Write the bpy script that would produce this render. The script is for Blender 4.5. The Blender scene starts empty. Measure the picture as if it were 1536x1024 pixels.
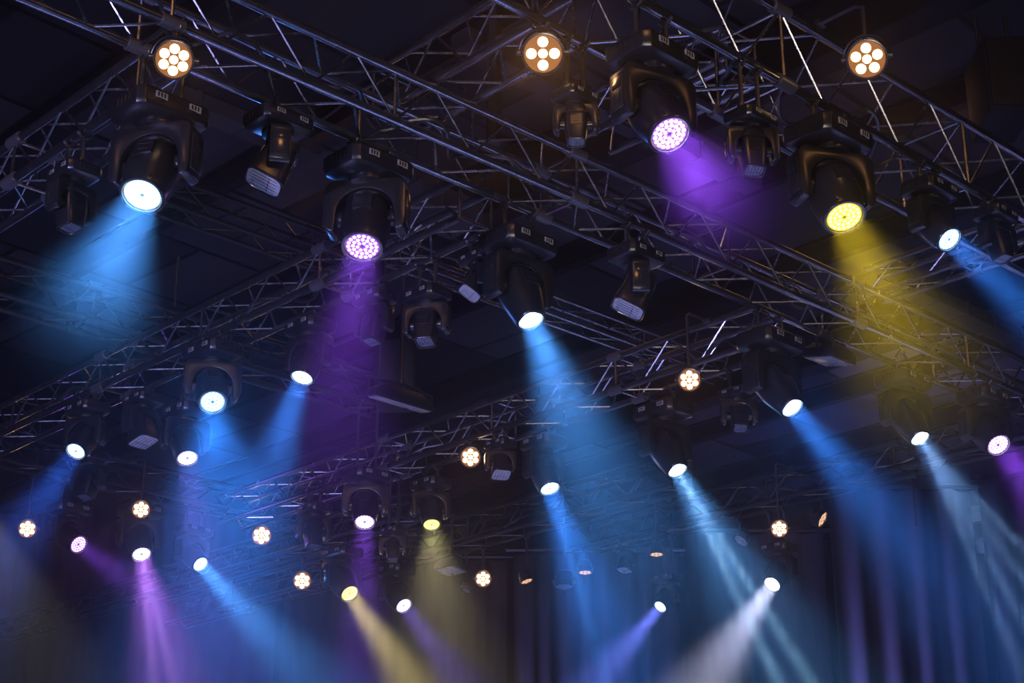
import bpy, bmesh, math, random
from mathutils import Vector, Matrix
R = math.radians
PI = math.pi
rnd = random.Random(7)
SC = bpy.context.scene
COL = SC.collection

# ------------------------------------------------------------------ camera
F_PX, W_PX, H_PX = 2520.0, 1536.0, 1024.0
PITCH = math.atan(988.0 / 2520.0)
CAM = Vector((0, 0, 1.6))
FWD = Vector((0, math.cos(PITCH), math.sin(PITCH)))
UP = Vector((0, -math.sin(PITCH), math.cos(PITCH)))
RIGHT = Vector((1, 0, 0))
cam_d = bpy.data.cameras.new('camera')
cam_d.sensor_width = 36.0
cam_d.lens = F_PX / W_PX * 36.0
cam_d.clip_end = 200
cam_o = bpy.data.objects.new('camera', cam_d)
cam_o.location = CAM
cam_o.rotation_euler = (PI / 2 + PITCH, 0, 0)
COL.objects.link(cam_o)
SC.camera = cam_o


def ray(px, py):
    return RIGHT * ((px - 768) / F_PX) + UP * ((512 - py) / F_PX) + FWD


def at_height(px, py, z):
    d = ray(px, py)
    return CAM + d * ((z - CAM.z) / d.z)


def at_dist(px, py, y):
    d = ray(px, py)
    return CAM + d * ((y - CAM.y) / d.y)


def project(p):
    v = p - CAM
    w = v.dot(FWD)
    return 768 + F_PX * v.dot(RIGHT) / w, 512 - F_PX * v.dot(UP) / w, w


# directions of the two truss families (horizontal, at right angles)
YA = math.atan2(2852, math.hypot(2520, 988))
DA = Vector((math.sin(YA), math.cos(YA), 0))
DB = Vector((-math.cos(YA), math.sin(YA), 0))


# ------------------------------------------------------------------ materials
def new_mat(name):
    m = bpy.data.materials.new(name)
    m.use_nodes = True
    return m, m.node_tree.nodes, m.node_tree.links, m.node_tree.nodes['Principled BSDF']


def mat_plain(name, col, rough=0.5, metal=0.0, spec=0.5, noise=0.0, nscale=30, bump=0.0):
    m, n, l, b = new_mat(name)
    b.inputs['Base Color'].default_value = (*col, 1)
    b.inputs['Roughness'].default_value = rough
    b.inputs['Metallic'].default_value = metal
    b.inputs['Specular IOR Level'].default_value = spec
    if noise or bump:
        tc = n.new('ShaderNodeTexCoord')
        nz = n.new('ShaderNodeTexNoise')
        nz.inputs['Scale'].default_value = nscale
        nz.inputs['Detail'].default_value = 4
        l.new(tc.outputs['Object'], nz.inputs['Vector'])
        if noise:
            mx = n.new('ShaderNodeMix')
            mx.data_type = 'RGBA'
            mx.inputs[6].default_value = (*[c * (1 - noise) for c in col], 1)
            mx.inputs[7].default_value = (*[min(1, c * (1 + noise)) for c in col], 1)
            l.new(nz.outputs['Fac'], mx.inputs[0])
            l.new(mx.outputs[2], b.inputs['Base Color'])
            mr = n.new('ShaderNodeMapRange')
            mr.inputs[3].default_value = max(0.05, rough - 0.1)
            mr.inputs[4].default_value = min(1, rough + 0.15)
            l.new(nz.outputs['Fac'], mr.inputs[0])
            l.new(mr.outputs[0], b.inputs['Roughness'])
        if bump:
            bp = n.new('ShaderNodeBump')
            bp.inputs['Strength'].default_value = bump
            bp.inputs['Distance'].default_value = 0.01
            l.new(nz.outputs['Fac'], bp.inputs['Height'])
            l.new(bp.outputs[0], b.inputs['Normal'])
    return m


def mat_emit(name, col, strength, base=(0.02, 0.02, 0.02), rough=0.25):
    m, n, l, b = new_mat(name)
    b.inputs['Base Color'].default_value = (*base, 1)
    b.inputs['Roughness'].default_value = rough
    b.inputs['Emission Color'].default_value = (*col, 1)
    b.inputs['Emission Strength'].default_value = strength
    m.cycles.emission_sampling = 'NONE'
    return m


M = {}
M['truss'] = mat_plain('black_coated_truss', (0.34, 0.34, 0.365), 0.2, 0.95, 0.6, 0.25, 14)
M['far'] = mat_plain('dimmed_truss', (0.05, 0.05, 0.055), 0.35, 0.7, 0.5, 0.25, 14)  # truss metal darkened in colour to dim the light on far trusses
M['brace'] = mat_plain('dark_truss_brace', (0.30, 0.30, 0.32), 0.22, 0.95, 0.6, 0.2, 20)
M['alu'] = mat_plain('grey_metal', (0.16, 0.16, 0.19), 0.35, 0.6, 0.5, 0.2, 12)
M['body'] = mat_plain('black_fixture_plastic', (0.018, 0.018, 0.021), 0.30, 0.0, 0.8)
M['gloss'] = mat_plain('black_gloss_plastic', (0.024, 0.024, 0.028), 0.2, 0.0, 0.8)
M['edge'] = mat_plain('dark_bezel_metal', (0.08, 0.08, 0.09), 0.25, 0.7)
M['screen'] = mat_plain('grey_display_label', (0.35, 0.34, 0.36), 0.4)
M['glass'] = mat_plain('unlit_lens_glass', (0.16, 0.19, 0.27), 0.14, 0.0, 1.0, 0.3, 22)
M['face'] = mat_plain('grey_lens_plate', (0.28, 0.29, 0.34), 0.25, 0.0, 0.8, 0.12, 6)
M['plate'] = mat_plain('pale_lens_plate', (0.5, 0.52, 0.62), 0.25, 0.0, 0.8, 0.15, 6)
M['clamp'] = mat_plain('clamp_metal', (0.10, 0.10, 0.11), 0.35, 0.8)
M['cord'] = mat_plain('cable_rubber', (0.03, 0.03, 0.035), 0.35, 0.0, 0.6)
M['curtain'] = mat_plain('stage_curtain_cloth', (0.05, 0.048, 0.06), 0.85, 0.0, 0.15, 0.25, 3, 0.2)
M['ceiling'] = mat_plain('dark_roof_sheet', (0.016, 0.0155, 0.02), 0.75, 0.0, 0.3, 0.4, 0.6)
_m, _n, _l, _b = new_mat('dark_roof_panels')
_tc = _n.new('ShaderNodeTexCoord')
_mp = _n.new('ShaderNodeMapping')
_mp.inputs['Rotation'].default_value = (0, 0, -YA)
_br = _n.new('ShaderNodeTexBrick')
_br.inputs['Color1'].default_value = (.007, .007, .009, 1)
_br.inputs['Color2'].default_value = (.075, .072, .095, 1)
_br.inputs['Mortar'].default_value = (.004, .004, .005, 1)
_br.inputs['Scale'].default_value = 1.0
_br.inputs['Mortar Size'].default_value = .03
_br.inputs['Brick Width'].default_value = 2.6
_br.inputs['Row Height'].default_value = 1.3
_l.new(_tc.outputs['Object'], _mp.inputs['Vector'])
_l.new(_mp.outputs[0], _br.inputs['Vector'])
_l.new(_br.outputs['Color'], _b.inputs['Base Color'])
_b.inputs['Roughness'].default_value = .6
M['ceiling'] = _m
M['joist'] = mat_plain('roof_joist_paint', (0.011, 0.011, 0.013), 0.6, 0.0, 0.3, 0.3, 2)
M['duct'] = mat_plain('galvanised_duct', (0.055, 0.055, 0.065), 0.5, 0.2, 0.4, 0.25, 3)
M['wall'] = mat_plain('dark_wall_paint', (0.02, 0.02, 0.024), 0.9, 0.0, 0.2, 0.2, 1)
M['floor'] = mat_plain('black_stage_floor', (0.03, 0.03, 0.034), 0.6, 0.0, 0.3, 0.2, 2)
M['box'] = mat_plain('black_cabinet_paint', (0.012, 0.012, 0.014), 0.7, 0.0, 0.3)

EM = {}


def emat(key, col, s):
    if key not in EM:
        EM[key] = mat_emit('led_' + key, col, s)
    return EM[key]


# ------------------------------------------------------------------ mesh builder
class MB:
    def __init__(self):
        self.v, self.f, self.m = [], [], []
        self.cur = 0

    def add(self, vs, fs):
        b = len(self.v)
        self.v.extend([tuple(p) for p in vs])
        for f in fs:
            self.f.append([b + i for i in f])
            self.m.append(self.cur)

    def rings(self, rs, cap0=True, cap1=True):
        n = len(rs[0])
        vs = [p for r in rs for p in r]
        fs = []
        for k in range(len(rs) - 1):
            for i in range(n):
                j = (i + 1) % n
                fs.append((k * n + i, k * n + j, (k + 1) * n + j, (k + 1) * n + i))
        if cap0:
            fs.append(tuple(reversed(range(n))))
        if cap1:
            fs.append(tuple((len(rs) - 1) * n + i for i in range(n)))
        self.add(vs, fs)

    def tube(self, p0, p1, r, n=8):
        p0, p1 = Vector(p0), Vector(p1)
        d = (p1 - p0).normalized()
        a = d.orthogonal().normalized()
        b = d.cross(a)
        c = [(a * math.cos(2 * PI * i / n) + b * math.sin(2 * PI * i / n)) * r for i in range(n)]
        self.rings([[p0 + q for q in c], [p1 + q for q in c]])

    def path(self, pts, r, n=6, closed=False):
        pts = [Vector(p) for p in pts]
        rs = []
        a = None
        for i, p in enumerate(pts):
            q0 = pts[i - 1] if i else (pts[-1] if closed else p)
            q1 = pts[(i + 1) % len(pts)] if (i < len(pts) - 1 or closed) else p
            d = (q1 - q0).normalized()
            a = d.orthogonal().normalized() if a is None else (a - d * a.dot(d)).normalized()
            b = d.cross(a)
            rs.append([p + (a * math.cos(2 * PI * k / n) + b * math.sin(2 * PI * k / n)) * r for k in range(n)])
        if closed:
            rs.append(rs[0])
            self.rings(rs, False, False)
        else:
            self.rings(rs)

    def box(self, c, s, mat=None):
        x, y, z = s[0] / 2, s[1] / 2, s[2] / 2
        c = Vector(c)
        vs = [Vector((sx * x, sy * y, sz * z)) + c for sx in (-1, 1) for sy in (-1, 1) for sz in (-1, 1)]
        if mat is not None:
            vs = [mat @ p for p in vs]
        self.add(vs, [(0, 1, 3, 2), (4, 6, 7, 5), (0, 4, 5, 1), (2, 3, 7, 6), (0, 2, 6, 4), (1, 5, 7, 3)])

    def prism(self, poly, y0, y1):
        n = len(poly)
        vs = [(x, y0, z) for x, z in poly] + [(x, y1, z) for x, z in poly]
        fs = [tuple(range(n)), tuple(reversed(range(n, 2 * n)))]
        fs += [(i, i + n, (i + 1) % n + n, (i + 1) % n) for i in range(n)]
        self.add(vs, fs)

    def disc(self, c, r, n, z, dome=0.0):
        vs = [(c[0] + r * math.cos(2 * PI * i / n), c[1] + r * math.sin(2 * PI * i / n), z) for i in range(n)]
        if dome:
            vs += [(c[0] + r * .6 * math.cos(2 * PI * i / n), c[1] + r * .6 * math.sin(2 * PI * i / n), z - dome * .75) for i in range(n)]
            vs += [(c[0], c[1], z - dome)]
            fs = [(i, i + n, (i + 1) % n + n, (i + 1) % n) for i in range(n)] + [(n + i, 2 * n, n + (i + 1) % n) for i in range(n)]
        else:
            fs = [tuple(reversed(range(n)))]
        self.add(vs, fs)

    def mesh(self, name, mats, bevel=0.0, seg=2, angle=38, smooth=True):
        me = bpy.data.meshes.new(name)
        me.from_pydata(self.v, [], self.f)
        for m in mats:
            me.materials.append(m)
        me.polygons.foreach_set('material_index', self.m)
        bm = bmesh.new()
        bm.from_mesh(me)
        bmesh.ops.recalc_face_normals(bm, faces=bm.faces)
        if bevel:
            ed = [e for e in bm.edges if len(e.link_faces) == 2 and e.calc_face_angle(0) > R(30)]
            bmesh.ops.bevel(bm, geom=ed, offset=bevel, segments=seg, affect='EDGES', profile=0.5, clamp_overlap=True)
        bm.to_mesh(me)
        bm.free()
        if smooth:
            me.polygons.foreach_set('use_smooth', [True] * len(me.polygons))
            me.set_sharp_from_angle(angle=R(angle))
        return me


def link(name, data, parent=None, mat=None):
    o = bpy.data.objects.new(name, data)
    COL.objects.link(o)
    if parent is not None:
        o.parent = parent
    if mat is not None:
        o.matrix_local = mat
    return o


def tag(o, label=None, cat=None, group=None, kind=None):
    for k, v in (('label', label), ('category', cat), ('group', group), ('kind', kind)):
        if v:
            o[k] = v
    return o


# ------------------------------------------------------------------ the setting
CEIL = 8.7


def struct(name, mb, m, **k):
    return tag(link(name, mb.mesh(name, [m], **k)), kind='structure')


b = MB(); b.box((0, 12, -0.1), (44, 40, 0.2)); struct('floor', b, M['floor'])
b = MB(); b.box((0, 12, CEIL + 0.1), (44, 40, 0.2))
struct('ceiling', b, M['ceiling'])
b = MB(); b.box((0, 28.1, CEIL / 2), (44, 0.2, CEIL)); struct('wall_back', b, M['wall'])
b = MB(); b.box((-17.1, 12, CEIL / 2), (0.2, 32, CEIL)); struct('wall_left', b, M['wall'])
b = MB(); b.box((17.1, 12, CEIL / 2), (0.2, 32, CEIL)); struct('wall_right', b, M['wall'])
b = MB(); b.box((0, -4.1, CEIL / 2), (34, 0.2, CEIL)); struct('wall_front', b, M['wall'])


def clip_line(p, d, lim=(-16.8, 16.8, -3.8, 27.8)):
    t0, t1 = -60.0, 60.0
    for q, e, lo, hi in ((p.x, d.x, lim[0], lim[1]), (p.y, d.y, lim[2], lim[3])):
        a, c = (lo - q) / e, (hi - q) / e
        t0, t1 = max(t0, min(a, c)), min(t1, max(a, c))
    return t0, t1


def obox(mb, p0, p1, w, h):
    """A bar of width w and height h from p0 to p1 (horizontal), hanging below its line."""
    d = (p1 - p0)
    L = d.length
    d.normalize()
    s = Vector((d.y, -d.x, 0))
    m = Matrix((( d.x, s.x, 0, p0.x), (d.y, s.y, 0, p0.y), (0, 0, 1, p0.z), (0, 0, 0, 1)))
    mb.box((L / 2, 0, -h / 2), (L, w, h), m)


# roof joists run along B, girders along A
jn = 0
for k in range(-12, 16):
    p = DA * (k * 1.75 + 9.3) + Vector((0, 0, CEIL))
    t0, t1 = clip_line(p, DB)
    if t1 - t0 < 1.0:
        continue
    b = MB()
    big = k % 3 == 0
    w, h = (0.26, 0.55) if big else (0.10, 0.26)
    P0, P1 = p + DB * t0, p + DB * t1
    d = DB
    # I-section: top flange, web, bottom flange
    obox(b, P0, P1, w, 0.03)
    obox(b, P0 - Vector((0, 0, .03)), P1 - Vector((0, 0, .03)), w * 0.18, h - .06)
    obox(b, P0 - Vector((0, 0, h - .03)), P1 - Vector((0, 0, h - .03)), w, 0.03)
    jn += 1
    struct('trim_%d' % jn, b, M['joist'])

# ------------------------------------------------------------------ trusses
TRUSS = {}
H0 = 5.8
CH_R = 0.025


def s_at_x(p, d, x):
    # project(p + d*s).x == x  ->  linear in s
    v = p - CAM
    k = (x - 768) / F_PX
    return (k * v.dot(FWD) - v.dot(RIGHT)) / (d.dot(RIGHT) - k * d.dot(FWD))


def hanging_truss(key, fam, px, py, x0, x1, label, w=0.29, dz=0.0, r=0.025, bay=0.27, h=None, mat='truss'):
    d = DA if fam == 'A' else DB
    z = H0 + dz
    h = h or w
    p = at_height(px, py, z)
    s = [s_at_x(p, d, x) for x in (x0, x1)]
    s0, s1 = min(s), max(s)
    t0, t1 = clip_line(p, d)
    s0, s1 = max(s0, t0 + .4), min(s1, t1 - .4)
    side = Vector((d.y, -d.x, 0))
    if side.y < 0:
        side = -side            # away from the camera
    n = max(2, round((s1 - s0) / bay))
    L = s1 - s0
    root = link('hanging_truss', None)
    root.location = p + d * ((s0 + s1) / 2)
    x_l = d * (1)
    def off(a, c):
        return side * (w * a) + Vector((0, 0, h * c))
    for a, c in ((0, 0), (1, 0), (0, 1), (1, 1)):
        mb = MB()
        mb.tube(off(a, c) - d * L / 2, off(a, c) + d * L / 2, r, 10)
        link('chord', mb.mesh('chord', [M[mat]]), root)
    mb = MB()
    rb = r * 0.3
    for (a0, c0), (a1, c1), ph in (((0, 0), (0, 1), 0), ((1, 0), (1, 1), 1), ((0, 0), (1, 0), 1), ((0, 1), (1, 1), 0)):
        for i in range(n):
            f = (i + ph) % 2
            q0 = off(*((a0, c0) if f == 0 else (a1, c1))) + d * (-L / 2 + L * i / n)
            q1 = off(*((a1, c1) if f == 0 else (a0, c0))) + d * (-L / 2 + L * (i + 1) / n)
            mb.tube(q0, q1, rb, 6)
    # square end / splice frames
    for i in range(0, n + 1, 5):
        o = d * (-L / 2 + L * i / n)
        c4 = [off(0, 0) + o, off(1, 0) + o, off(1, 1) + o, off(0, 1) + o]
        for k in range(4):
            mb.tube(c4[k], c4[(k + 1) % 4], rb * 1.3, 6)
    link('lattice_bracing', mb.mesh('lattice_bracing', [M['brace' if mat == 'truss' else mat]]), root)
    # coupler sleeves where truss lengths join
    for i in range(5, n, 10):
        o = d * (-L / 2 + L * i / n)
        for a, c in ((0, 0), (1, 0), (0, 1), (1, 1)):
            mb = MB()
            mb.tube(off(a, c) + o - d * .06, off(a, c) + o + d * .06, r * 1.45, 10)
            link('coupler_sleeve', mb.mesh('coupler_sleeve', [M['alu' if mat == 'truss' else mat]]), root)
    tag(root, label, 'truss')
    TRUSS[key] = dict(p=p, d=d, side=side, w=w, h=h, s0=s0, s1=s1, r=r, z=z, root=root)
    return root


T = hanging_truss
T('A1', 'A', 745, 247, -160, 1700, 'long black box truss crossing the picture from top left corner to right edge', 0.29)
T('A2', 'A', 1274, 180, 820, 1750, 'thick black box truss carrying the yellow moving head at upper right', 0.42, bay=0.33)
T('B1', 'B', 260, 529, -120, 690, 'black box truss with amber-lit chord edges rising from left edge to the violet moving head', 0.25)
T('B2', 'B', 795, 628, 330, 1140, 'black box truss passing behind the central pale blue beam, up to the long truss', 0.26)
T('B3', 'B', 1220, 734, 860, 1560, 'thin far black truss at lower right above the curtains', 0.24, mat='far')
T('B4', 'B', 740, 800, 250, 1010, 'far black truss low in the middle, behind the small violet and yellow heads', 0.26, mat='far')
T('B0', 'B', 97, 217, -140, 205, 'black box truss at top left, running down from the amber lamp to left edge', 0.25)
T('B5', 'B', 645, 125, 560, 800, 'dark box truss at top centre behind the amber lamp and long truss', 0.29, 0.35)
T('B6', 'B', 905, 190, 870, 1090, 'short dark truss between the two long trusses, behind the purple beam', 0.26, 0.5)
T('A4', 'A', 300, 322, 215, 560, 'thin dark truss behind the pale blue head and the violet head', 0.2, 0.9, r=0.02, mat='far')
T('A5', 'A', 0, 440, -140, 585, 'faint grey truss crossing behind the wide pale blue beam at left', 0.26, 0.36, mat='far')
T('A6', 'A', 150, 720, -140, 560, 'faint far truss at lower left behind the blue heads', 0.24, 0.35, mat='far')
T('A7', 'A', 812, 465, 600, 1090, 'thin grey truss behind the central head and the tilted grey plate head', 0.16, 0.8, r=0.018)
T('B7', 'B', 1390, 412, 1300, 1700, 'slim dark truss behind the blue head at right edge', 0.2, 0.5, r=0.02)
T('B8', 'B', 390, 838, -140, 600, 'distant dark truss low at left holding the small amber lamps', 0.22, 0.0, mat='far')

# ------------------------------------------------------------------ moving head meshes (unit: yoke width = 1)


def sup(r, t, n=28, e=2.0, sy=1.0):
    out = []
    for i in range(n):
        a = 2 * PI * i / n
        c, s = math.cos(a), math.sin(a)
        x = math.copysign(abs(c) ** (2 / e), c) * r
        y = math.copysign(abs(s) ** (2 / e), s) * r * sy
        out.append((x, y, -t))
    return out


HEADS = {
    # t along the aim, radius; e = squareness
    'wash': dict(e=2.15, prof=[(-.36, .10), (-.345, .17), (-.30, .225), (-.2, .272), (-.05, .298), (.10, .302), (.28, .290), (.42, .264), (.50, .250), (.515, .242), (.515, .222), (.50, .205)], lens=.205, lt=.502),
    'spot': dict(e=2.6, prof=[(-.44, .12), (-.425, .18), (-.37, .235), (-.22, .268), (0, .275), (.18, .268), (.38, .235), (.57, .198), (.605, .188), (.61, .178), (.61, .165), (.58, .158)], lens=.158, lt=.582),
    'box': dict(e=4.5, prof=[(-.46, .14), (-.445, .20), (-.38, .235), (-.1, .25), (.15, .245), (.36, .215), (.44, .205), (.46, .20), (.46, .185), (.43, .178)], lens=.178, lt=.432),
    'plate': dict(e=4.5, prof=[(-.34, .12), (-.32, .19), (-.25, .235), (-.05, .265), (.12, .28), (.26, .30), (.40, .315), (.43, .31), (.43, .295), (.42, .292)], lens=.292, lt=.422),
}
HM = {}
for kname, hd in HEADS.items():
    b = MB()
    b.rings([sup(r, t, 32, hd['e']) for t, r in hd['prof']], True, False)
    # raised service panels, cooling ribs, trunnions
    rr = [r for t, r in hd['prof'] if -.1 <= t <= .12][0]
    for sy in (-1, 1):
        b.box((0, sy * (rr - .004), -.02), (.24, .03, .22))
        b.box((0, sy * (rr + .008), -.05), (.12, .02, .016))
        b.box((0, sy * (rr + .008), .04), (.16, .02, .012))
    for k in range(6):
        t = -.34 + k * .028
        r = min(.29, .215 + k * .012)
        b.rings([sup(r, t, 24, hd['e']), sup(r + .012, t + .004, 24, hd['e']), sup(r + .012, t + .012, 24, hd['e']), sup(r, t + .016, 24, hd['e'])], False, False)
    for sx in (-1, 1):
        b.tube((sx * (rr - .06), 0, 0), (sx * .352, 0, 0), .105, 20)
    for a in (0.7, 2.2, 4.0, 5.4):
        tf = hd['prof'][-4][0] - .05
        rf = hd['prof'][-5][1] + .004
        b.tube((rf * math.cos(a), rf * math.sin(a), -tf + .03), (rf * math.cos(a), rf * math.sin(a), -tf - .02), .014, 6)
    HM[kname] = b.mesh('head_' + kname, [M['body']])
    # bezel ring
    b = MB()
    t, r = hd['prof'][-3][0], hd['prof'][-3][1]
    b.rings([sup(r + .006, t - .02, 32, hd['e']), sup(r + .012, t, 32, hd['e']), sup(r + .004, t + .012, 32, hd['e']), sup(r - .02, t + .010, 32, hd['e']), sup(r - .026, t - .005, 32, hd['e'])], False, False)
    HM[kname + '_bezel'] = b.mesh('bezel_' + kname, [M['edge']])
    # lens
    b = MB()
    Rl = hd['lens']
    if kname == 'wash':
        b.disc((0, 0), Rl, 32, -hd['lt'])
        b.cur = 1
        for cnt, rad, cr, ph in ((6, .28, .105, 0), (12, .545, .115, .2), (18, .82, .115, .1)):
            for i in range(cnt):
                a = 2 * PI * i / cnt + ph
                b.disc((rad * Rl * math.cos(a), rad * Rl * math.sin(a)), cr * Rl, 10, -hd['lt'] - .004, .018)
        b.cur = 2
        b.disc((0, 0), .10 * Rl, 12, -hd['lt'] - .006, .008)
        HM[kname + '_lens'] = b.mesh('lens_' + kname, [M['glass']] * 3)
    elif kname == 'spot':
        b.disc((0, 0), Rl, 28, -hd['lt'], .03)
        HM[kname + '_lens'] = b.mesh('lens_' + kname, [M['glass']])
    else:
        e = hd['e']
        b.rings([sup(Rl, hd['lt'], 32, e), sup(Rl * .92, hd['lt'] + .012, 32, e)], False, True)
        b.cur = 1
        for k in range(-2, 3):
            b.box((k * Rl * .34, 0, -hd['lt'] - .014), (.008, Rl * 1.5, .006))
        b.box((0, Rl * .28, -hd['lt'] - .014), (Rl * 1.5, .008, .006))
        HM[kname + '_lens'] = b.mesh('lens_' + kname, [M['plate'] if kname == 'plate' else M['glass'], M['edge']])

# yoke: an inverted U with an arched inside
out = []
for i in range(9):
    a = PI / 2 * i / 8
    out.append((.5 - .13 + .13 * math.cos(a), .46 - .13 + .13 * math.sin(a)))
for i in range(9):
    a = PI / 2 + PI / 2 * i / 8
    out.append((-.5 + .13 + .13 * math.cos(a), .46 - .13 + .13 * math.sin(a)))
out += [(-.5, -.08), (-.475, -.19), (-.40, -.225), (-.365, -.20)]
for i in range(13):
    a = PI - PI * i / 12
    out.append((.352 * math.cos(a), .02 + .315 * math.sin(a)))
out += [(.365, -.20), (.40, -.225), (.475, -.19), (.5, -.08)]
b = MB()
b.prism(out, -.165, .165)
HM['yoke'] = b.mesh('yoke', [M['body']], bevel=.022, seg=2)
b = MB()
pl = [(.504, .30), (.504, -.10), (.49, -.15)]
b.box((0, 0, 0), (.022, .25, .44))
b.box((.014, 0, .10), (.012, .16, .10))
b.box((.014, .05, -.08), (.010, .012, .16))
b.box((.014, -.05, -.08), (.010, .012, .16))
HM['arm_cover'] = b.mesh('arm_cover', [M['gloss']], bevel=.007)
# base: chamfered box with a narrower skirt, vents, sockets
b = MB()


def octa(x, y, c, z):
    return [(x, y - c, z), (x - c, y, z), (-x + c, y, z), (-x, y - c, z), (-x, -y + c, z), (-x + c, -y, z), (x - c, -y, z), (x, -y + c, z)]


b.rings([octa(.36, .26, .09, .50), octa(.46, .34, .08, .545), octa(.475, .355, .07, .60), octa(.475, .355, .07, .74), octa(.45, .33, .07, .78), octa(.34, .25, .07, .80)])
b.tube((0, 0, .44), (0, 0, .51), .25, 28)
for sx in (-1, 1):
    for k in range(4):
        b.box((sx * .478, -.12 + k * .08, .67), (.012, .05, .09))
    b.box((sx * .2, .36, .63), (.10, .014, .05))
    b.box((sx * .2, -.36, .63), (.10, .014, .05))
HM['base'] = b.mesh('base', [M['body']], bevel=.008)
b = MB()
b.box((0, 0, 0), (.15, .014, .075))
b.cur = 1
for k in range(3):
    b.box((-.045 + .04 * k, -.009, 0), (.018, .006, .05))
HM['display'] = b.mesh('display_panel', [M['screen'], M['gloss']])
b = MB()
b.path([(-.05, 0, 0), (-.05, .0, .045), (.05, .0, .045), (.05, 0, 0)], .012, 8)
HM['handle'] = b.mesh('carry_handle', [M['clamp']])

LIGHTS = []


def add_disc(loc, aim, half, power, col, radius, name='beam'):
    """A round lens that throws a cone of light: the beam starts as wide as the lens."""
    ld = bpy.data.lights.new(name, 'AREA')
    ld.shape = 'DISK'
    ld.size = 2 * radius
    ld.energy = power
    ld.color = col
    ld.spread = 2 * half
    o = bpy.data.objects.new(name, ld)
    o.location = loc
    o.rotation_mode = 'QUATERNION'
    o.rotation_quaternion = (-Vector(aim)).to_track_quat('Z', 'Y')
    COL.objects.link(o)
    return o


def add_spot(loc, aim, half, power, col, radius, blend=.35, name='beam'):
    ld = bpy.data.lights.new(name, 'SPOT')
    ld.energy = power
    ld.color = col
    ld.spot_size = 2 * half
    ld.spot_blend = blend
    ld.shadow_soft_size = radius
    o = bpy.data.objects.new(name, ld)
    o.location = loc
    o.rotation_mode = 'QUATERNION'
    o.rotation_quaternion = (-Vector(aim)).to_track_quat('Z', 'Y')
    COL.objects.link(o)
    LIGHTS.append(o)
    return o


def chord_pick(px, need, key=None, top=False):
    """The bottom chord whose point at picture column px suits best; need(point, truss) gives the leftover gap."""
    best = None
    for k, t in TRUSS.items():
        if key and k != key:
            continue
        for a in (0, 1):
            p = t['p'] + t['side'] * (t['w'] * a)
            if top:
                if a:
                    continue
                p = t['p'] - t['side'] * top + Vector((0, 0, t['h']))
            s = s_at_x(p, t['d'], px)
            if not key and (s < t['s0'] + .1 or s > t['s1'] - .1):
                continue
            q = p + t['d'] * s
            if (q - CAM).dot(FWD) < 3:
                continue
            g = need(q, t)
            sc = g - .03 if g >= .03 else (.03 - g) * 8
            if best is None or sc < best[0]:
                best = (sc, q, t, k, g)
    return best


def z_for_row(q, py):
    """Height below/above q (same x, y) whose picture row is py."""
    v = Vector((q.x, q.y, 0)) - Vector((CAM.x, CAM.y, 0))
    # row: (512-py)/F = (v.UP)/(v.FWD)
    k = (512 - py) / F_PX
    # (z*UP.z + v.y*UP.y) = k*(z*FWD.z + v.y*FWD.y)
    return CAM.z + v.y * (k * FWD.y - UP.y) / (UP.z - k * FWD.z)


def clamp_mesh(z0, zc, r, d, rs, lat=None):
    """Clamp from the base top (z0) round a chord whose axis is at height zc; origin under the chord axis."""
    mb = MB()
    if lat is not None and lat.length > .01:
        mb.path([(0, 0, z0 - .005), (0, 0, zc - .02), lat * .12 + Vector((0, 0, zc)), lat * .8 + Vector((0, 0, zc))], rs * 1.3, 8)
        mb.tube(lat * .8 + Vector((0, 0, zc)) - d * .03, lat * .8 + Vector((0, 0, zc)) + d * .03, rs * 2, 8)
        return mb.mesh('clamp', [M['clamp']])
    side = Vector((d.y, -d.x, 0))
    ri = r + .008 + rs
    mb.path([side * (ri * math.cos(a)) + Vector((0, 0, zc + ri * math.sin(a))) for a in [R(-155 + 13 * i) for i in range(11)]], rs, 8)
    mb.tube((0, 0, z0 - .005), (0, 0, zc - r - .008 - rs), rs * 1.3, 8)
    mb.tube(Vector((0, 0, zc - ri)) - d * .018, Vector((0, 0, zc - ri)) + d * .018, rs * 1.5, 8)
    mb.tube((0, 0, z0 - .004), (0, 0, z0 + .03), rs * 2.4, 12)
    return mb.mesh('clamp', [M['clamp']])


REPORT = []


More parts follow.
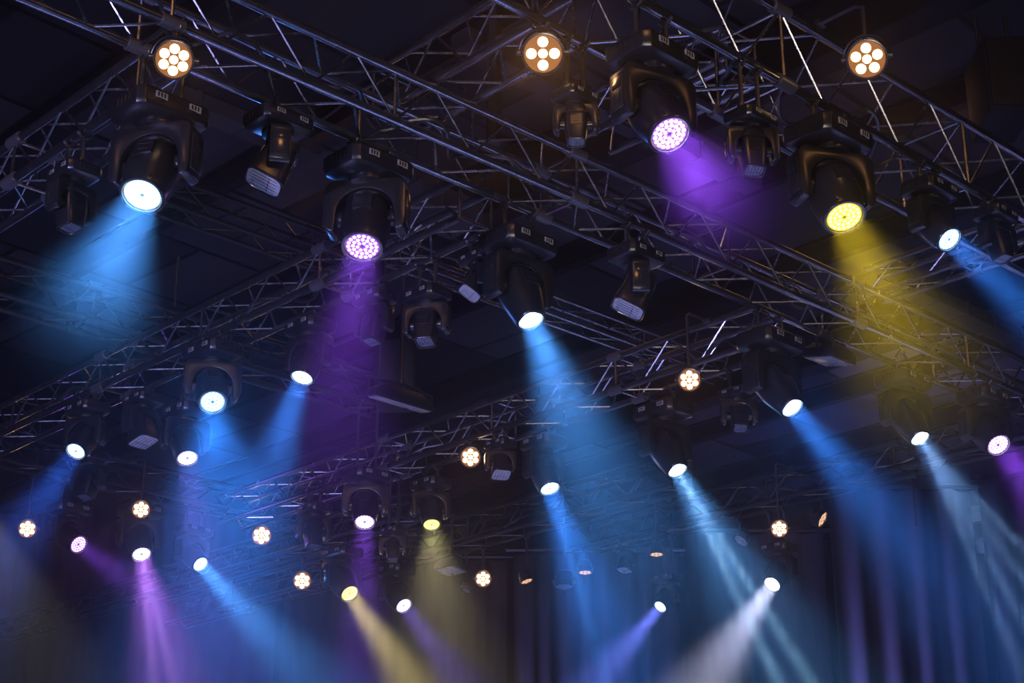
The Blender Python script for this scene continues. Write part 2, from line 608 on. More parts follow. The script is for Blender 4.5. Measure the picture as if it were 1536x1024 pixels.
def moving_head(kind, lens_px, wpx, ang, tilt, label, light=None, key=None, cells=None, lens_mats=None, drop=None, group=None, spill=11):
    """lens_px: picture place of the lens; wpx: yoke width in pixels; ang: picture direction of the beam in
    degrees from straight down (positive to the right); tilt: degrees of the aim towards the viewer."""
    hd = HEADS[kind]
    a, t = R(ang), R(tilt)
    Lw = hd['lt']
    # the picture offset from pivot to lens
    ox, oy = math.sin(a) * math.cos(t) * Lw * wpx, math.cos(a) * math.cos(t) * Lw * wpx
    ppx, ppy = lens_px[0] - ox, lens_px[1] - oy

    def need(q, tr):
        z = z_for_row(q, ppy)
        P = Vector((q.x, q.y, z))
        W = wpx * project(P)[2] / F_PX
        return tr['z'] - tr['r'] - (z + .80 * W)
    sc, q, tr, k, g = chord_pick(ppx, need, key)
    z = z_for_row(q, ppy)
    if g < .03:
        z -= (.03 - g)          # hang it a little lower so that it clears the chord
    P = Vector((q.x, q.y, z))
    depth = project(P)[2]
    W = wpx * depth / F_PX
    REPORT.append((label[:40], k, round(g, 2), round(W, 2), round(depth, 1)))
    # aim in the world
    view = (P - CAM).normalized()
    right = view.cross(Vector((0, 0, 1))).normalized()
    up = right.cross(view)
    aim = (right * math.sin(a) - up * math.cos(a)) * math.cos(t) - view * math.sin(t)
    root = link('moving_head_spotlight', None)
    topz = .80 * W
    root.location = P + Vector((0, 0, topz))
    tag(root, label, 'moving head light', group)
    off = Vector((0, 0, -topz))
    S = Matrix.Scale(W, 4)
    yaw_b = math.atan2(tr['d'].y, tr['d'].x)
    if math.sin(yaw_b) < 0:
        yaw_b += PI
    if math.cos(yaw_b) < -.2:
        yaw_b += PI
    Tm = Matrix.Translation(off)
    base = link('base', HM['base'], root, Tm @ Matrix.Rotation(yaw_b, 4, 'Z') @ S)
    for sx, fy in ((-.2, -1), (.24, -1)):
        link('display_panel', HM['display'], base, Matrix.Translation((sx, fy * .362, .685)))
    for sx in (-1, 1):
        link('carry_handle', HM['handle'], base, Matrix.Translation((sx * .35, 0, .795)) @ Matrix.Rotation(PI / 2, 4, 'Z'))
    # yoke turns so that its axle is square to the aim
    h = Vector((aim.x, aim.y, 0))
    h = h.normalized() if h.length > .05 else Vector((0, -1, 0))
    yaw = math.atan2(h.x, -h.y)       # yoke front is -Y
    Ry = Matrix.Rotation(yaw, 4, 'Z')
    yoke = link('yoke', HM['yoke'], root, Tm @ Ry @ S)
    for sx in (-1, 1):
        link('arm_cover', HM['arm_cover'], yoke, Matrix.Translation((sx * .505, 0, .09)) @ Matrix.Rotation(0 if sx > 0 else PI, 4, 'Z'))
    ax = (Ry @ Vector((1, 0, 0))).normalized()
    zz = -aim
    yy = zz.cross(ax).normalized()
    Rh = Matrix((ax, yy, zz)).transposed().to_4x4()
    head = link('head', HM[kind], root, Tm @ Rh @ S)
    link('bezel', HM[kind + '_bezel'], head)
    lens = link('lens', HM[kind + '_lens'], head)
    if lens_mats:
        for i, m in enumerate(lens_mats):
            if i < len(lens.material_slots):
                lens.material_slots[i].link = 'OBJECT'
                lens.material_slots[i].material = m
    # clamps hold the base on the chord
    zc = tr['z'] - P.z - topz
    for sgn in (-1, 1):
        cm = clamp_mesh(0, zc, tr['r'], tr['d'], max(.009, .022 * W))
        link('clamp', cm, root, Matrix.Translation(tr['d'] * (sgn * .26 * W)))
    if light:
        lp = P + aim * (hd['lt'] * W + .02)
        for (half, power, col, da, blend) in light:
            ai = aim
            if da:
                ra = R(ang + da)
                ai = (right * math.sin(ra) - up * math.cos(ra)) * math.cos(t) - view * math.sin(t)
            add_disc(lp, ai, R(half * 1.25), power * K * .05 * (half / 14) ** 2, col, hd['lens'] * W * (.92 if half > 6 else .25))
        add_spot(lp + aim * .03, aim, R(78), spill, light[0][2], hd['lens'] * W * .5, 1.0, 'spill')
    return root


# PAR can meshes (unit: lens diameter = 1)
def par_meshes(nc):
    b = MB()
    pr = [(.95, .20), (.93, .34), (.86, .44), (.55, .52), (.30, .56), (.06, .58), (.0, .585), (0, .53), (.04, .515)]
    b.rings([[(r * math.cos(2 * PI * i / 28), r * math.sin(2 * PI * i / 28), t) for i in range(28)] for t, r in pr], True, False)
    for k in range(7):
        b.rings([[(r * math.cos(2 * PI * i / 28), r * math.sin(2 * PI * i / 28), .58 + k * .04 + dz) for i in range(28)] for dz, r in ((0, .46), (.006, .54 - k * .01), (.018, .54 - k * .01), (.024, .46))], False, False)
    body = b.mesh('par_body', [M['body']])
    b = MB()
    b.disc((0, 0), .515, 32, .05)
    b.cur = 1
    n = nc - 1
    b.disc((0, 0), .13, 14, .04, .03)
    for i in range(n):
        a = 2 * PI * i / n + PI / 2
        b.disc((.315 * math.cos(a), .315 * math.sin(a)), .145, 16, .04, .035)
    lens = b.mesh('par_lens', [M['glass'], M['glass']])
    return body, lens


b = MB()
b.path([(.64 * math.cos(a), .64 * math.sin(a), 0.3) for a in [PI * i / 14 for i in range(15)]], .035, 8)
for sx in (-1, 1):
    b.tube((sx * .57, 0, .3), (sx * .72, 0, .3), .09, 12)
PARB = b.mesh('par_bracket', [M['body']])
b = MB()
b.rings([[(r * math.cos(2 * PI * i / 28), r * math.sin(2 * PI * i / 28), t) for i in range(28)] for t, r in ((.03, .58), (-.015, .575), (-.02, .535), (.03, .525))], False, False)
PARR = b.mesh('par_rim', [M['edge']])
PARM = {n: par_meshes(n) for n in (5, 6, 7)}


def par_can(lens_px, dpx, label, nc=7, face=None, lit=(30, 8), key=None, mats=None, group=None, spin=0, top=0):
    """face: None looks at the viewer, else (ang, tilt) as for the moving heads."""
    def need(q, tr):
        z = z_for_row(q, lens_px[1])
        P = Vector((q.x, q.y, z))
        D = dpx * project(P)[2] / F_PX
        return tr['z'] + (tr['h'] if top else 0) - tr['r'] - (z + .68 * D)
    sc, q, tr, k, g = chord_pick(lens_px[0], need, key, top)
    zt = tr['z'] + (tr['h'] if top else 0)
    z = z_for_row(q, lens_px[1])
    if g < .03:
        z -= .03 - g
    P = Vector((q.x, q.y, z))
    depth = project(P)[2]
    D = dpx * depth / F_PX
    REPORT.append((label[:40], k, round(g, 2), round(D, 2), round(depth, 1)))
    view = (P - CAM).normalized()
    right = view.cross(Vector((0, 0, 1))).normalized()
    up = right.cross(view)
    ang, tilt = face or (0, 82)
    a, t = R(ang), R(tilt)
    aim = (right * math.sin(a) - up * math.cos(a)) * math.cos(t) - view * math.sin(t)
    zz = -aim                      # model: lens at z=0 looks to -z, body goes to +z
    xx = zz.cross(Vector((0, 0, 1)))
    xx = xx.normalized() if xx.length > .1 else right
    yy = zz.cross(xx).normalized()
    if yy.z < 0:
        xx, yy = -xx, -yy
    Rm = Matrix((xx, yy, zz)).transposed().to_4x4()
    S = Matrix.Scale(D, 4)
    body_m, lens_m = PARM[nc]
    root = link('par_can_spotlight', None)
    topz = .66 * D
    root.location = P + Vector((0, 0, topz))
    tag(root, label, 'par light', group)
    Tm = Matrix.Translation((0, 0, -topz))
    body = link('body', body_m, root, Tm @ Rm @ S)
    link('front_rim', PARR, body)
    lens = link('lens', lens_m, body, Matrix.Rotation(R(spin), 4, 'Z'))
    ms = mats or (emat('amber_plate', (1, .36, .09), .35), emat('amber_cell', (1, .62, .30), 7.0))
    for i in (0, 1):
        lens.material_slots[i].link = 'OBJECT'
        lens.material_slots[i].material = ms[i]
    # bracket: stays under the clamp, through the body's middle
    Tb = Matrix.Translation(Vector((0, 0, -topz)))
    bx = Vector((xx.x, xx.y, 0)).normalized()
    Rb = Matrix((bx, Vector((0, 0, 1)), bx.cross(Vector((0, 0, 1))))).transposed().to_4x4()
    if not face:
        link('bracket', PARB, root, Tb @ Rm @ S)
    else:
        link('bracket', PARB, root, Matrix.Translation((0, 0, -topz)) @ Rm @ S)
    zc = zt - P.z - topz
    link('clamp', clamp_mesh(0, zc, tr['r'], tr['d'], max(.008, .05 * D), tr['side'] * top), root)
    if lit:
        half, power = lit
        add_spot(P + aim * (.06 * D + .03), aim, R(half), power, (1, .45, .14), .3 * D, 1.0, 'amber')
    return root


# ------------------------------------------------------------------ lamp colours
def led(key, plate, ps, cell, cs):
    return (emat(key + '_plate', plate, ps), emat(key + '_cell', cell, cs), emat(key + '_hub', plate, .25))


L_ICE = led('ice', (.35, .75, 1), 3.0, (.75, .92, 1), 9)
L_BLUE = led('blue', (.15, .5, 1), 2.2, (.65, .86, 1), 9)
L_VIO = led('violet', (.40, .10, .85), .9, (.95, .62, 1), 3.2)
L_VIOW = led('violet_bright', (.5, .15, 1), 1.2, (.95, .8, 1), 8)
L_LAV = led('lavender', (.4, .3, 1), 1.5, (.9, .88, 1), 8)
L_YEL = led('yellow', (1, .72, .03), 1.3, (1, .88, .22), 3.6)
L_WHT = led('white', (.85, 1, .95), 5.0, (1, 1, .95), 10)
S_CY = (emat('cyan_lens', (.55, .87, 1), 10),)
C_ICE, C_BLUE, C_DEEP = (.075, .34, 1), (.035, .23, 1), (.03, .15, 1)
C_VIO, C_LAV, C_YEL, C_MAG, C_WHT = (.30, .07, 1), (.22, .20, 1), (1, .70, .02), (.50, .16, 1), (.62, .72, 1)
K = 1.2
MH = moving_head
# (half angle, power, colour, turn, blend)
MH('wash', (232, 293), 134, -19, 48, 'large black moving head below the top left amber lamp, wide pale blue beam',
   [(17, 1500, C_ICE, 0, .5)], lens_mats=L_ICE)
MH('wash', (549, 369), 124, -7, 48, 'large moving head with violet dotted lens, hanging under the long truss',
   [(13, 560, C_VIO, 0, .5)], lens_mats=L_VIO)
MH('wash', (997, 201), 132, 32, 52, 'large moving head with bright purple lens at top centre right',
   [(19, 640, C_VIO, 0, .6)], lens_mats=L_VIOW)
MH('wash', (1253, 326), 128, 20, 47, 'large moving head shining yellow under the thick truss',
   [(16, 520, C_YEL, 0, .5)], lens_mats=L_YEL)
MH('spot', (795, 478), 110, 22, 42, 'central black moving head with small cyan lens and wide blue beam',
   [(14, 2000, C_ICE, 0, .3)], lens_mats=S_CY)
MH('wash', (1411, 361), 84, 42, 42, 'black moving head with tilted blue lens near right edge beyond the yellow one',
   [(10, 1400, C_BLUE, 0, .5)], lens_mats=L_BLUE)
MH('wash', (326, 602), 84, 8, 60, 'moving head facing forward with glaring round blue lens below the left truss',
   [(15, 700, C_BLUE, 0, .7)], lens_mats=L_BLUE, spill=60)
MH('wash', (458, 566), 74, -17, 36, 'moving head with flat blue lens, beam down left, under the violet head',
   [(14, 1700, C_BLUE, 0, .5)], lens_mats=L_ICE)
MH('wash', (123, 677), 66, -28, 44, 'small moving head throwing deep blue beam to the left edge',
   [(13, 700, C_DEEP, 0, .5)], lens_mats=L_BLUE)
MH('wash', (291, 686), 70, 12, 45, 'moving head with lavender white lens just below the glaring round blue one',
   [(13, 600, C_LAV, 0, .6)], lens_mats=L_LAV)
MH('spot', (1178, 611), 98, 36, 40, 'moving head with blue beam below the joint of long truss and side truss',
   [(11, 1900, C_BLUE, 0, .4)], lens_mats=S_CY, spill=45)
MH('spot', (1369, 657), 82, 27, 40, 'moving head with streaked pale beam falling over the right curtain',
   [(13, 700, (.14, .38, 1), 0, .5)] + [(1.6, 9000, (.30, .55, 1), k, .6) for k in (-9, -3, 4, 11)], lens_mats=S_CY)
MH('wash', (1485, 668), 78, 35, 48, 'moving head with purple rimmed lens at the right edge',
   [(16, 500, C_VIO, 0, .7)], lens_mats=L_VIOW)
MH('spot', (1011, 704), 84, 27, 40, 'moving head with bright cyan streaked beam under the right amber lamp',
   [(13, 1700, (.11, .40, 1), 0, .35)] + [(1.4, 26000, (.35, .72, 1), k, .6) for k in (-3.5, 3.5)], lens_mats=S_CY)
MH('wash', (824, 732), 66, 20, 36, 'moving head with oval blue lens at centre of the rig',
   [(13, 2600, C_BLUE, 0, .45)] + [(2.2, 6000, C_ICE, -4, .6)], lens_mats=L_ICE)
MH('wash', (553, 782), 68, 0, 45, 'small moving head with violet white lens beside the small yellow one',
   [(10, 700, C_VIO, 0, .5)], lens_mats=L_VIOW)
MH('wash', (649, 786), 58, 6, 40, 'small dark moving head with pale yellow lens at lower centre',
   [(20, 300, (1, .85, .4), 0, .9)], lens_mats=L_YEL)
MH('wash', (126, 815), 62, 58, 50, 'small moving head with purple dotted lens at lower left',
   [(10, 420, C_VIO, 0, .6)], lens_mats=L_VIO)
MH('wash', (219, 830), 64, 16, 45, 'small moving head with white lens and magenta streaked beam at lower left',
   [(13, 1500, C_MAG, 0, .5)] + [(1.8, 7000, (.62, .34, 1), k, .6) for k in (-6, 3)], lens_mats=L_LAV)
MH('wash', (306, 845), 54, 46, 45, 'small moving head with long blue beam sloping right at lower left',
   [(10, 2600, C_ICE, 0, .5)], lens_mats=L_BLUE)
MH('wash', (527, 889), 62, 36, 45, 'small moving head with yellow beam at bottom centre left',
   [(9, 2000, (1, .80, .25), 0, .5)], lens_mats=L_YEL)
MH('wash', (607, 904), 56, 38, 45, 'small moving head with lavender lens and faint violet beam at bottom centre',
   [(10, 800, (.2, .12, 1), 0, .6)], lens_mats=L_LAV)
MH('wash', (987, 909), 44, -42, 40, 'small distant moving head with blue violet beam sloping left at bottom',
   [(10, 2200, (.16, .2, 1), 0, .6)], lens_mats=L_BLUE)
MH('wash', (1152, 875), 56, -37, 45, 'small moving head with greenish white lens and pale beam sloping left',
   [(11, 2600, (.6, .62, .9), 0, .6)], lens_mats=L_WHT)
# unlit heads
MH('plate', (402, 268), 96, -28, 27, 'unlit moving head with pale tilted lens plate beside the pale blue one')
MH('plate', (938, 462), 82, -28, 25, 'unlit moving head with pale tilted lens plate right of the central head')
MH('box', (640, 512), 70, -5, 35, 'unlit boxy moving head with rectangular glass front left of the central head', key='B1')
MH('box', (560, 512), 64, -8, 30, 'unlit glossy moving head in the violet beam')
MH('plate', (705, 440), 56, -35, 30, 'unlit moving head half hidden behind the central head')
MH('box', (1122, 255), 78, 2, 34, 'unlit glossy moving head between the purple and the yellow heads')
MH('box', (862, 212), 68, 0, 32, 'unlit moving head right under the top centre amber lamp')
MH('box', (1106, 642), 54, 4, 40, 'unlit moving head left of the blue head under the truss joint')
MH('plate', (222, 662), 62, 12, 30, 'unlit moving head with glinting rim left of the glaring blue lens')
MH('box', (474, 818), 52, 4, 25, 'unlit slim moving head left of the small violet white one')
MH('box', (140, 745), 56, -8, 25, 'unlit dark moving head with shiny edge below the deep blue beam')
MH('box', (1494, 388), 66, 10, 30, 'unlit dark moving head at right edge behind the tilted blue one')
MH('box', (120, 340), 80, 5, 30, 'unlit dark moving head at left between two trusses')
MH('plate', (752, 712), 46, 5, 35, 'unlit moving head left of the oval blue lens')
MH('plate', (935, 855), 34, -10, 25, 'tiny unlit moving head right of the oval blue beam')
MH('box', (592, 838), 40, 0, 25, 'tiny unlit moving head between the violet beam and the pale yellow head')
# amber lamps
par_can((265, 90), 52, 'amber lamp with seven glowing cells at top left')
par_can((814, 72), 55, 'glaring amber lamp with five cells at top centre', 5, lit=(50, 34))
par_can((1293, 89), 53, 'amber lamp with six cells at top right on the thick truss', 6, key='A2', top=.32)
par_can((1030, 570), 31, 'amber lamp above the cyan streaked head', key='B2', top=.27)
par_can((706, 685), 28, 'amber lamp at the middle of the rig left of the oval blue lens')
par_can((218, 764), 25, 'amber lamp left, above the magenta beam', key='A6', top=.25)
par_can((50, 793), 25, 'amber lamp nearest the left edge')
par_can((394, 803), 27, 'amber lamp right of the small blue beam at lower left')
par_can((455, 871), 25, 'amber lamp left of the small yellow beam')
par_can((725, 868), 23, 'amber lamp low at centre above the dark curtain')
par_can((1163, 793), 24, 'amber lamp at lower right above the greenish white head', key='B3', top=.27)
GLINT = (emat('amber_glint_plate', (1, .45, .15), .3), emat('amber_glint_cell', (1, .6, .35), 1.0))  # amber reflections on these lenses put in as glow
GREY = (M['face'], M['face'])
par_can((1232, 779), 24, 'dim amber lamp turned sideways at right of the lower right amber lamp', face=(60, 20), lit=None, mats=GLINT)
par_can((982, 832), 20, 'dim amber lamp facing down over the small blue violet beam', key='B3', top=.25, face=(0, 20), lit=None, mats=GLINT)
par_can((877, 859), 20, 'dim amber lamp facing down inside the oval blue beam', face=(0, 20), lit=None, mats=GLINT)
par_can((1109, 811), 20, 'unlit lamp with pale grille beside the cyan streaked beam', face=(-40, 35), lit=None, mats=GREY)
par_can((845, 880), 26, 'unlit dark lamp hanging over the centre curtain', face=(0, 20), lit=None, mats=(M['glass'], M['glass']))
par_can((700, 886), 16, 'tiny unlit lamp left of the low centre amber lamp', face=(-20, 20), lit=None, mats=(M['glass'], M['face']))
par_can((790, 872), 18, 'tiny unlit lamp right of the low centre amber lamp', face=(20, 20), lit=None, mats=GLINT)

# ------------------------------------------------------------------ floods and bars


def panel(px, py, key, sx, sy, label, name, cat, tiltdeg=12, yaw=None):
    t = TRUSS[key]
    p = t['p'] + t['side'] * t['w']
    q = p + t['d'] * s_at_x(p, t['d'], px)
    z = min(z_for_row(q, py), t['z'] - t['r'] - .12)
    root = link(name, None)
    root.location = (q.x, q.y, z + .06)
    tag(root, label, cat)
    ya = math.atan2(t['d'].y, t['d'].x) if yaw is None else yaw
    Rm = Matrix.Rotation(ya, 4, 'Z') @ Matrix.Rotation(R(tiltdeg), 4, 'X')
    mb = MB()
    mb.rings([[(x * a * sx / 2, y * a * sy / 2, zz) for x, y in ((-1, -1), (1, -1), (1, 1), (-1, 1))] for a, zz in ((.6, .05), (.95, .0), (1, -.04), (1, -.06))])
    for k in range(7):
        mb.box(((k - 3) * sx * .09, 0, .055), (.008, sy * .55, .03))
    link('housing', mb.mesh('housing', [M['body']], bevel=.006), root, Rm)
    mb = MB()
    mb.box((0, 0, -.066), (sx * .9, sy * .86, .008))
    link('lens_plate', mb.mesh('lens_plate', [M['face']], bevel=.003), root, Rm)
    mb = MB()
    mb.path([(-sx * .53, 0, -.01), (-sx * .53, 0, .06), (-sx * .2, 0, .09), (sx * .2, 0, .09), (sx * .53, 0, .06), (sx * .53, 0, -.01)], .01, 6)
    link('bracket', mb.mesh('bracket', [M['clamp']]), root, Matrix.Rotation(ya, 4, 'Z'))
    link('clamp', clamp_mesh(.09, t['z'] - z - .06, t['r'], t['d'], .011), root)


panel(1243, 540, 'A1', .27, .26, 'unlit square grey flood lamp hanging right of the blue head under the truss joint', 'flood_spotlight', 'flood light', 14)
panel(606, 605, 'A7', .55, .11, 'unlit light bar with pale lens left of the central blue beam', 'bar_spotlight', 'light bar', 8)
panel(678, 856, 'B8', .26, .2, 'small pale unlit flood lamp left of the low centre amber lamp', 'flood_spotlight', 'flood light', 8)

# ------------------------------------------------------------------ cables on the trusses


def rig_cord(key, x0, x1, sag, label, rows=3, seed=1, up=.5, r=.011):
    t = TRUSS[key]
    g = random.Random(seed)
    pts = []
    p = t['p'] + t['side'] * (t['w'] * .5) + Vector((0, 0, .05))
    a, c = s_at_x(t['p'], t['d'], x0), s_at_x(t['p'], t['d'], x1)
    n = 120
    for i in range(n + 1):
        s = a + (c - a) * i / n
        u = i / n * rows
        f = abs(math.sin(u * PI))
        lat = .5 * t['w'] * .7 * math.sin(u * 2.3 + seed) 
        pts.append(p + t['d'] * s + t['side'] * lat + Vector((0, 0, t['h'] * .12 * math.cos(u * 3.1 + seed) + t['h'] * .25 - sag * f)))
    mb = MB()
    mb.path(pts, r, 6)
    o = link('power_cord', mb.mesh('power_cord', [M['cord']]))
    tag(o, label, 'cable')


rig_cord('A1', 180, 520, .02, 'black cable laid inside the long truss, above the unlit pale plate head', 6, 3)
rig_cord('A1', 540, 860, .02, 'black cable laid inside the long truss between violet head and central head', 7, 5)
rig_cord('A1', 870, 1260, .02, 'black cable laid inside the long truss through the yellow beam', 9, 8)
rig_cord('A2', 960, 1200, .03, 'black cable inside the thick truss next to the purple head', 5, 4)
rig_cord('A2', 1220, 1500, .03, 'black cable inside the thick truss above the tilted blue head', 6, 6)
rig_cord('B1', 60, 300, .02, 'black cable inside the left truss over the deep blue head', 6, 9)
rig_cord('B1', 330, 620, .02, 'black cable inside the left truss where the violet beam crosses it', 7, 2)
rig_cord('B2', 420, 700, .02, 'black cable inside the middle truss left of the blue beam', 8, 11)
rig_cord('B2', 720, 1080, .02, 'black cable inside the middle truss across the blue beam', 8, 12)
rig_cord('B3', 1060, 1480, .02, 'black cable inside the far right truss', 8, 13)
rig_cord('B4', 420, 900, .02, 'black cable inside the far low truss', 9, 14)


def drop_cord(px, y0, y1, dist, label, r=.008, name='suspension_cord', sway=.0):
    a, c = at_dist(px, y0, dist), at_dist(px, y1, dist)
    c = Vector((a.x, a.y, c.z))
    mb = MB()
    mb.path([a + (c - a) * (i / 10) + Vector((sway * math.sin(i * .9), 0, 0)) for i in range(11)], r, 6)
    tag(link(name, mb.mesh(name, [M['cord']])), label, 'cable')


drop_cord(574, 420, 578, 11.4, 'thin black cord hanging down right of the violet beam')
drop_cord(268, 385, 460, 9.6, 'short thin cord at the right edge of the wide pale blue beam')
drop_cord(1366, 700, 790, 14, 'cord dangling above the right curtain', .012)
drop_cord(742, -30, 215, 9.6, 'thick dark drop pipe behind the long truss at top centre', .05, 'suspension_cord')

# dark boxes hung in the rig


def speaker(px, y0, y1, wpx, dist, label):
    a, c = at_dist(px, y0, dist), at_dist(px, y1, dist)
    dpt = project(a)[2]
    w = wpx * dpt / F_PX
    h = a.z - c.z
    root = link('hanging_speaker', None)
    root.location = (a.x, a.y, a.z)
    tag(root, label, 'speaker')
    mb = MB()
    mb.box((0, .2, -h / 2), (w, .5, h))
    link('cabinet', mb.mesh('cabinet', [M['box']], bevel=.012), root)
    mb = MB()
    mb.box((0, -.06, -h / 2), (w * .9, .02, h * .92))
    link('grille', mb.mesh('grille', [M['joist']], bevel=.004), root)
    mb = MB()
    for sx in (-1, 1):
        mb.tube((sx * w * .35, .2, 0), (sx * w * .35, .2, CEIL - a.z - .6), .012, 6)
    link('hanging_wire', mb.mesh('hanging_wire', [M['cord']]), root)


speaker(594, 512, 590, 62, 11.9, 'black box hanging in the dark left of the central blue beam')
speaker(1503, 60, 168, 66, 10, 'black box hanging at the top right corner')

# ------------------------------------------------------------------ ducts under the roof


def duct(px, py, fam, z, x0, x1, w, h, label, ribs=True):
    d = DA if fam == 'A' else DB
    p = at_height(px, py, z)
    s = sorted(s_at_x(p, d, x) for x in (x0, x1))
    mb = MB()
    obox(mb, p + d * s[0], p + d * s[1], w, h)
    if ribs:
        k = s[0] + .2
        while k < s[1]:
            obox(mb, p + d * k + Vector((0, 0, .01)), p + d * (k + .04) + Vector((0, 0, .01)), w + .02, h + .02)
            k += .45
    o = link('ceiling_duct', mb.mesh('ceiling_duct', [M['duct']], smooth=False))
    tag(o, label, 'duct')


duct(900, 150, 'A', 7.9, 690, 1130, .18, .14, 'grey ribbed duct under the roof beside the top centre amber lamp')
duct(650, 295, 'A', 7.6, 610, 700, .4, .2, 'short grey ribbed duct behind the violet head')
duct(300, 150, 'A', 7.8, 250, 470, .2, .12, 'grey duct behind the pale blue head and pale plate head')
duct(1430, 455, 'A', 7.5, 1330, 1560, .2, .12, 'grey tray running behind the blue beam at the right edge')

# ------------------------------------------------------------------ curtains


def curtain(x0, x1, ytop, dist, label, pitch=.34, amp=.12, seed=1):
    a, c = at_dist(x0, 800, dist), at_dist(x1, 800, dist)
    top = at_dist((x0 + x1) / 2, ytop, dist).z
    g = random.Random(seed)
    n = max(24, int((c.x - a.x) / pitch * 14))
    mb = MB()
    rows = 8
    ph = [g.uniform(-.5, .5) for _ in range(400)]
    vs, fs = [], []
    for j in range(rows + 1):
        zz = top * (1 - j / rows) + .02 * (j / rows)
        for i in range(n + 1):
            x = (c.x - a.x) * i / n
            u = x / pitch
            w = ph[int(u) % 400] * (1 - u % 1) + ph[(int(u) + 1) % 400] * (u % 1)
            f = math.sin(2 * PI * (u + .35 * w))
            y = amp * (.65 + .5 * w) * (abs(f) ** .7 * math.copysign(1, f)) * (.75 + .25 * j / rows)
            vs.append((x, y, zz - top))
    for j in range(rows):
        for i in range(n):
            k = j * (n + 1) + i
            fs.append((k, k + 1, k + n + 2, k + n + 1))
    # give it a thickness
    m = len(vs)
    vs2 = vs + [(x, y + .012, z) for x, y, z in vs]
    fs2 = fs + [tuple(reversed([q + m for q in f])) for f in fs]
    W1 = n + 1
    border = [i for i in range(W1)] + [j * W1 + n for j in range(1, rows + 1)] + [rows * W1 + i for i in range(n - 1, -1, -1)] + [j * W1 for j in range(rows - 1, 0, -1)]
    for i in range(len(border)):
        q, s = border[i], border[(i + 1) % len(border)]
        fs2.append((q, q + m, s + m, s))
    mb.add(vs2, fs2)
    root = link('curtain', None)
    root.location = (a.x, dist, top)
    link('cloth', mb.mesh('cloth', [M['curtain']], angle=80), root)
    mb = MB()
    mb.tube((-.1, .0, .05), (c.x - a.x + .1, .0, .05), .03, 10)
    link('curtain_pipe', mb.mesh('curtain_pipe', [M['clamp']]), root)
    tag(root, label, 'curtain')


curtain(1245, 1462, 735, 20, 'blue lit pleated stage curtain at lower right', .40, .13, 3)
curtain(1475, 1640, 720, 22, 'dark curtain at the right edge beside the blue lit curtain', .4, .12, 5)
curtain(770, 1015, 830, 21.5, 'dark pleated stage curtain at bottom centre', .26, .10, 7)
curtain(-120, 420, 770, 25.5, 'black stage curtain at lower left', .34, .1, 9)
curtain(430, 760, 840, 24.5, 'black stage curtain behind the yellow beam', .34, .1, 11)
curtain(1025, 1235, 800, 24.5, 'black stage curtain behind the greenish white head', .34, .1, 13)

# ------------------------------------------------------------------ off-frame side lamp and added fill lights


def add_fill(loc, tgt, sx, sy, power, col, spread=180, name='wash'):  # unseen light added to brighten the set
    ld = bpy.data.lights.new(name, 'AREA')
    ld.shape = 'RECTANGLE'
    ld.size, ld.size_y = sx, sy
    ld.energy = power
    ld.color = col
    ld.spread = R(spread)
    o = bpy.data.objects.new(name, ld)
    o.location = loc
    o.rotation_mode = 'QUATERNION'
    o.rotation_quaternion = (Vector(loc) - Vector(tgt)).to_track_quat('Z', 'Y')
    COL.objects.link(o)


# lamp just outside the left edge
p = at_dist(-40, 735, 16)
add_spot(p, Vector((.45, -.25, -.85)), R(18), 1300, (.85, .85, .8), .06, .7, 'side_lamp')
# unseen fills added low behind the camera to brighten rig and heads
add_fill((-7, -1, .5), (-1, 11, 6.0), 1.0, .4, 170, (.42, .40, 1), 90)
add_fill((1, -2, 1.0), (0, 11, 6.5), 1.0, .5, 40, (1, .82, .72), 70)
# unseen strip fills added near the floor, for highlights along the truss chords
add_fill((1, 9.5, .3), (1, 9.0, 6.0), 12, .1, 60, (.40, .41, 1), 150, 'fill_strip')
add_fill((4, 16.5, .3), (3, 14.5, 6.0), 18, .1, 55, (.36, .38, 1), 130, 'fill_strip')
# unseen amber fills added high in front, for highlights on heads and chords
for x, y, w_ in ((-4.5, 3.2, 9), (.6, 2.6, 10), (5.2, 3.4, 9)):
    add_fill((x, y, 8.0), (x * .8, 10, 5.6), .3, .2, w_, (1, .46, .16), 120, 'amber_fill')
# unseen warm fill added above and behind the rig, for rims on chords
add_fill((1, 12.6, 8.2), (0, 9, 6.0), 6, .1, 4, (1, .48, .16), 120, 'warm_fill')
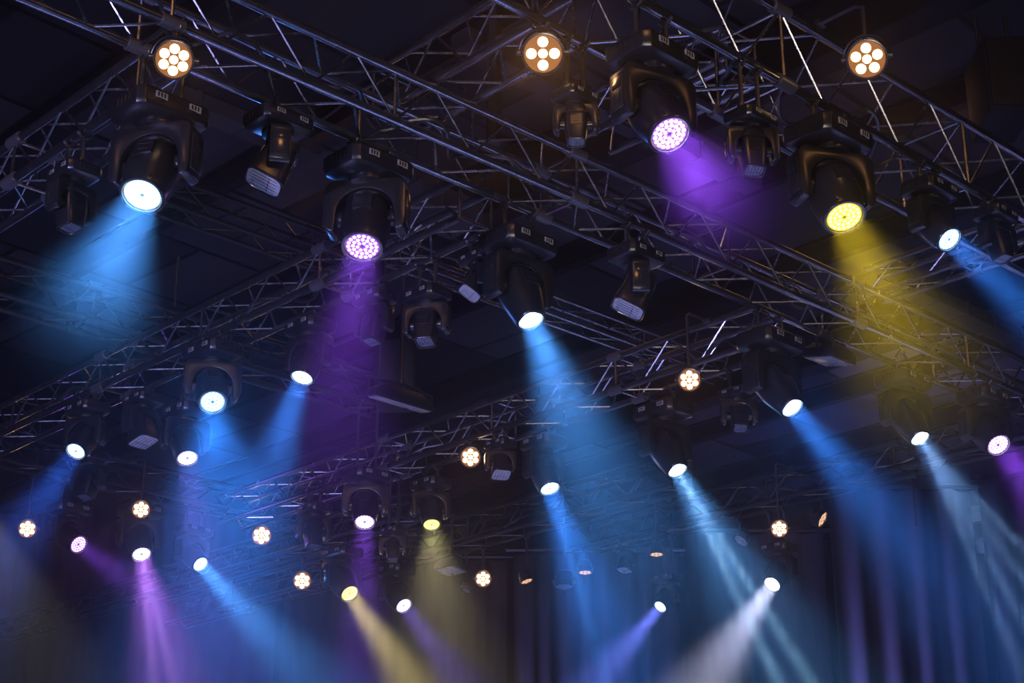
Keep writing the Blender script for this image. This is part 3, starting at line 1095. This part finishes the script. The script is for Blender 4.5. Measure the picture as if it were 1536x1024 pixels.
# unseen fills added below frame to bring out the curtain folds
add_fill((2.7, 19.25, 3.7), (4.9, 20.0, 6.0), .8, .2, 85, (.28, .27, 1), 120, 'fill_strip')
add_fill((-.6, 20.6, 4.0), (1.1, 21.5, 6.2), .6, .2, 14, (.34, .30, 1), 110, 'fill_strip')

# ------------------------------------------------------------------ haze and view
HAZE = 0.008
wd = bpy.data.worlds.new('world')
SC.world = wd
wd.use_nodes = True
nt = wd.node_tree
bg = nt.nodes['Background']
bg.inputs['Color'].default_value = (0, 0, 0, 1)


def haze_bank(front, inset, density, label):
    m = bpy.data.materials.new('stage_haze')
    m.use_nodes = True
    n, l = m.node_tree.nodes, m.node_tree.links
    n.remove(n['Principled BSDF'])
    v = n.new('ShaderNodeVolumeScatter')
    v.inputs['Color'].default_value = (1, 1, 1, 1)
    v.inputs['Density'].default_value = density
    v.inputs['Anisotropy'].default_value = 0.62
    l.new(v.outputs[0], n['Material Output'].inputs['Volume'])
    mb = MB()
    x, y1, z0, z1 = 16.6 - inset, 19.75 - inset, .02 + inset, 8.66 - inset * .1
    f0, f1 = front + 1.1 * (5.3 - z0), front + 1.1 * (5.3 - z1)     # the front leans out at the top
    mb.add([(sx * x, y, z) for sx in (-1, 1) for y, z in ((f0, z0), (y1, z0), (y1, z1), (f1, z1))],
           [(0, 1, 2, 3), (7, 6, 5, 4), (0, 4, 5, 1), (1, 5, 6, 2), (2, 6, 7, 3), (3, 7, 4, 0)])
    o = link('haze', mb.mesh('haze', [m], smooth=False))
    tag(o, label, 'haze', 'stage haze', 'stuff')


haze_bank(5.35, 0, HAZE, 'thin haze filling the stage under the rig, in which the beams show')
SC.view_settings.view_transform = 'Standard'
SC.view_settings.look = 'None'
SC.view_settings.gamma = 1
SC.view_settings.exposure = 0
SC.view_settings.use_curve_mapping = False
cy = SC.cycles
cy.max_bounces = 3
cy.diffuse_bounces = 1
cy.glossy_bounces = 2
cy.volume_bounces = 0
cy.transparent_max_bounces = 8
cy.sample_clamp_indirect = 2
cy.use_denoising = True
cy.use_light_tree = True
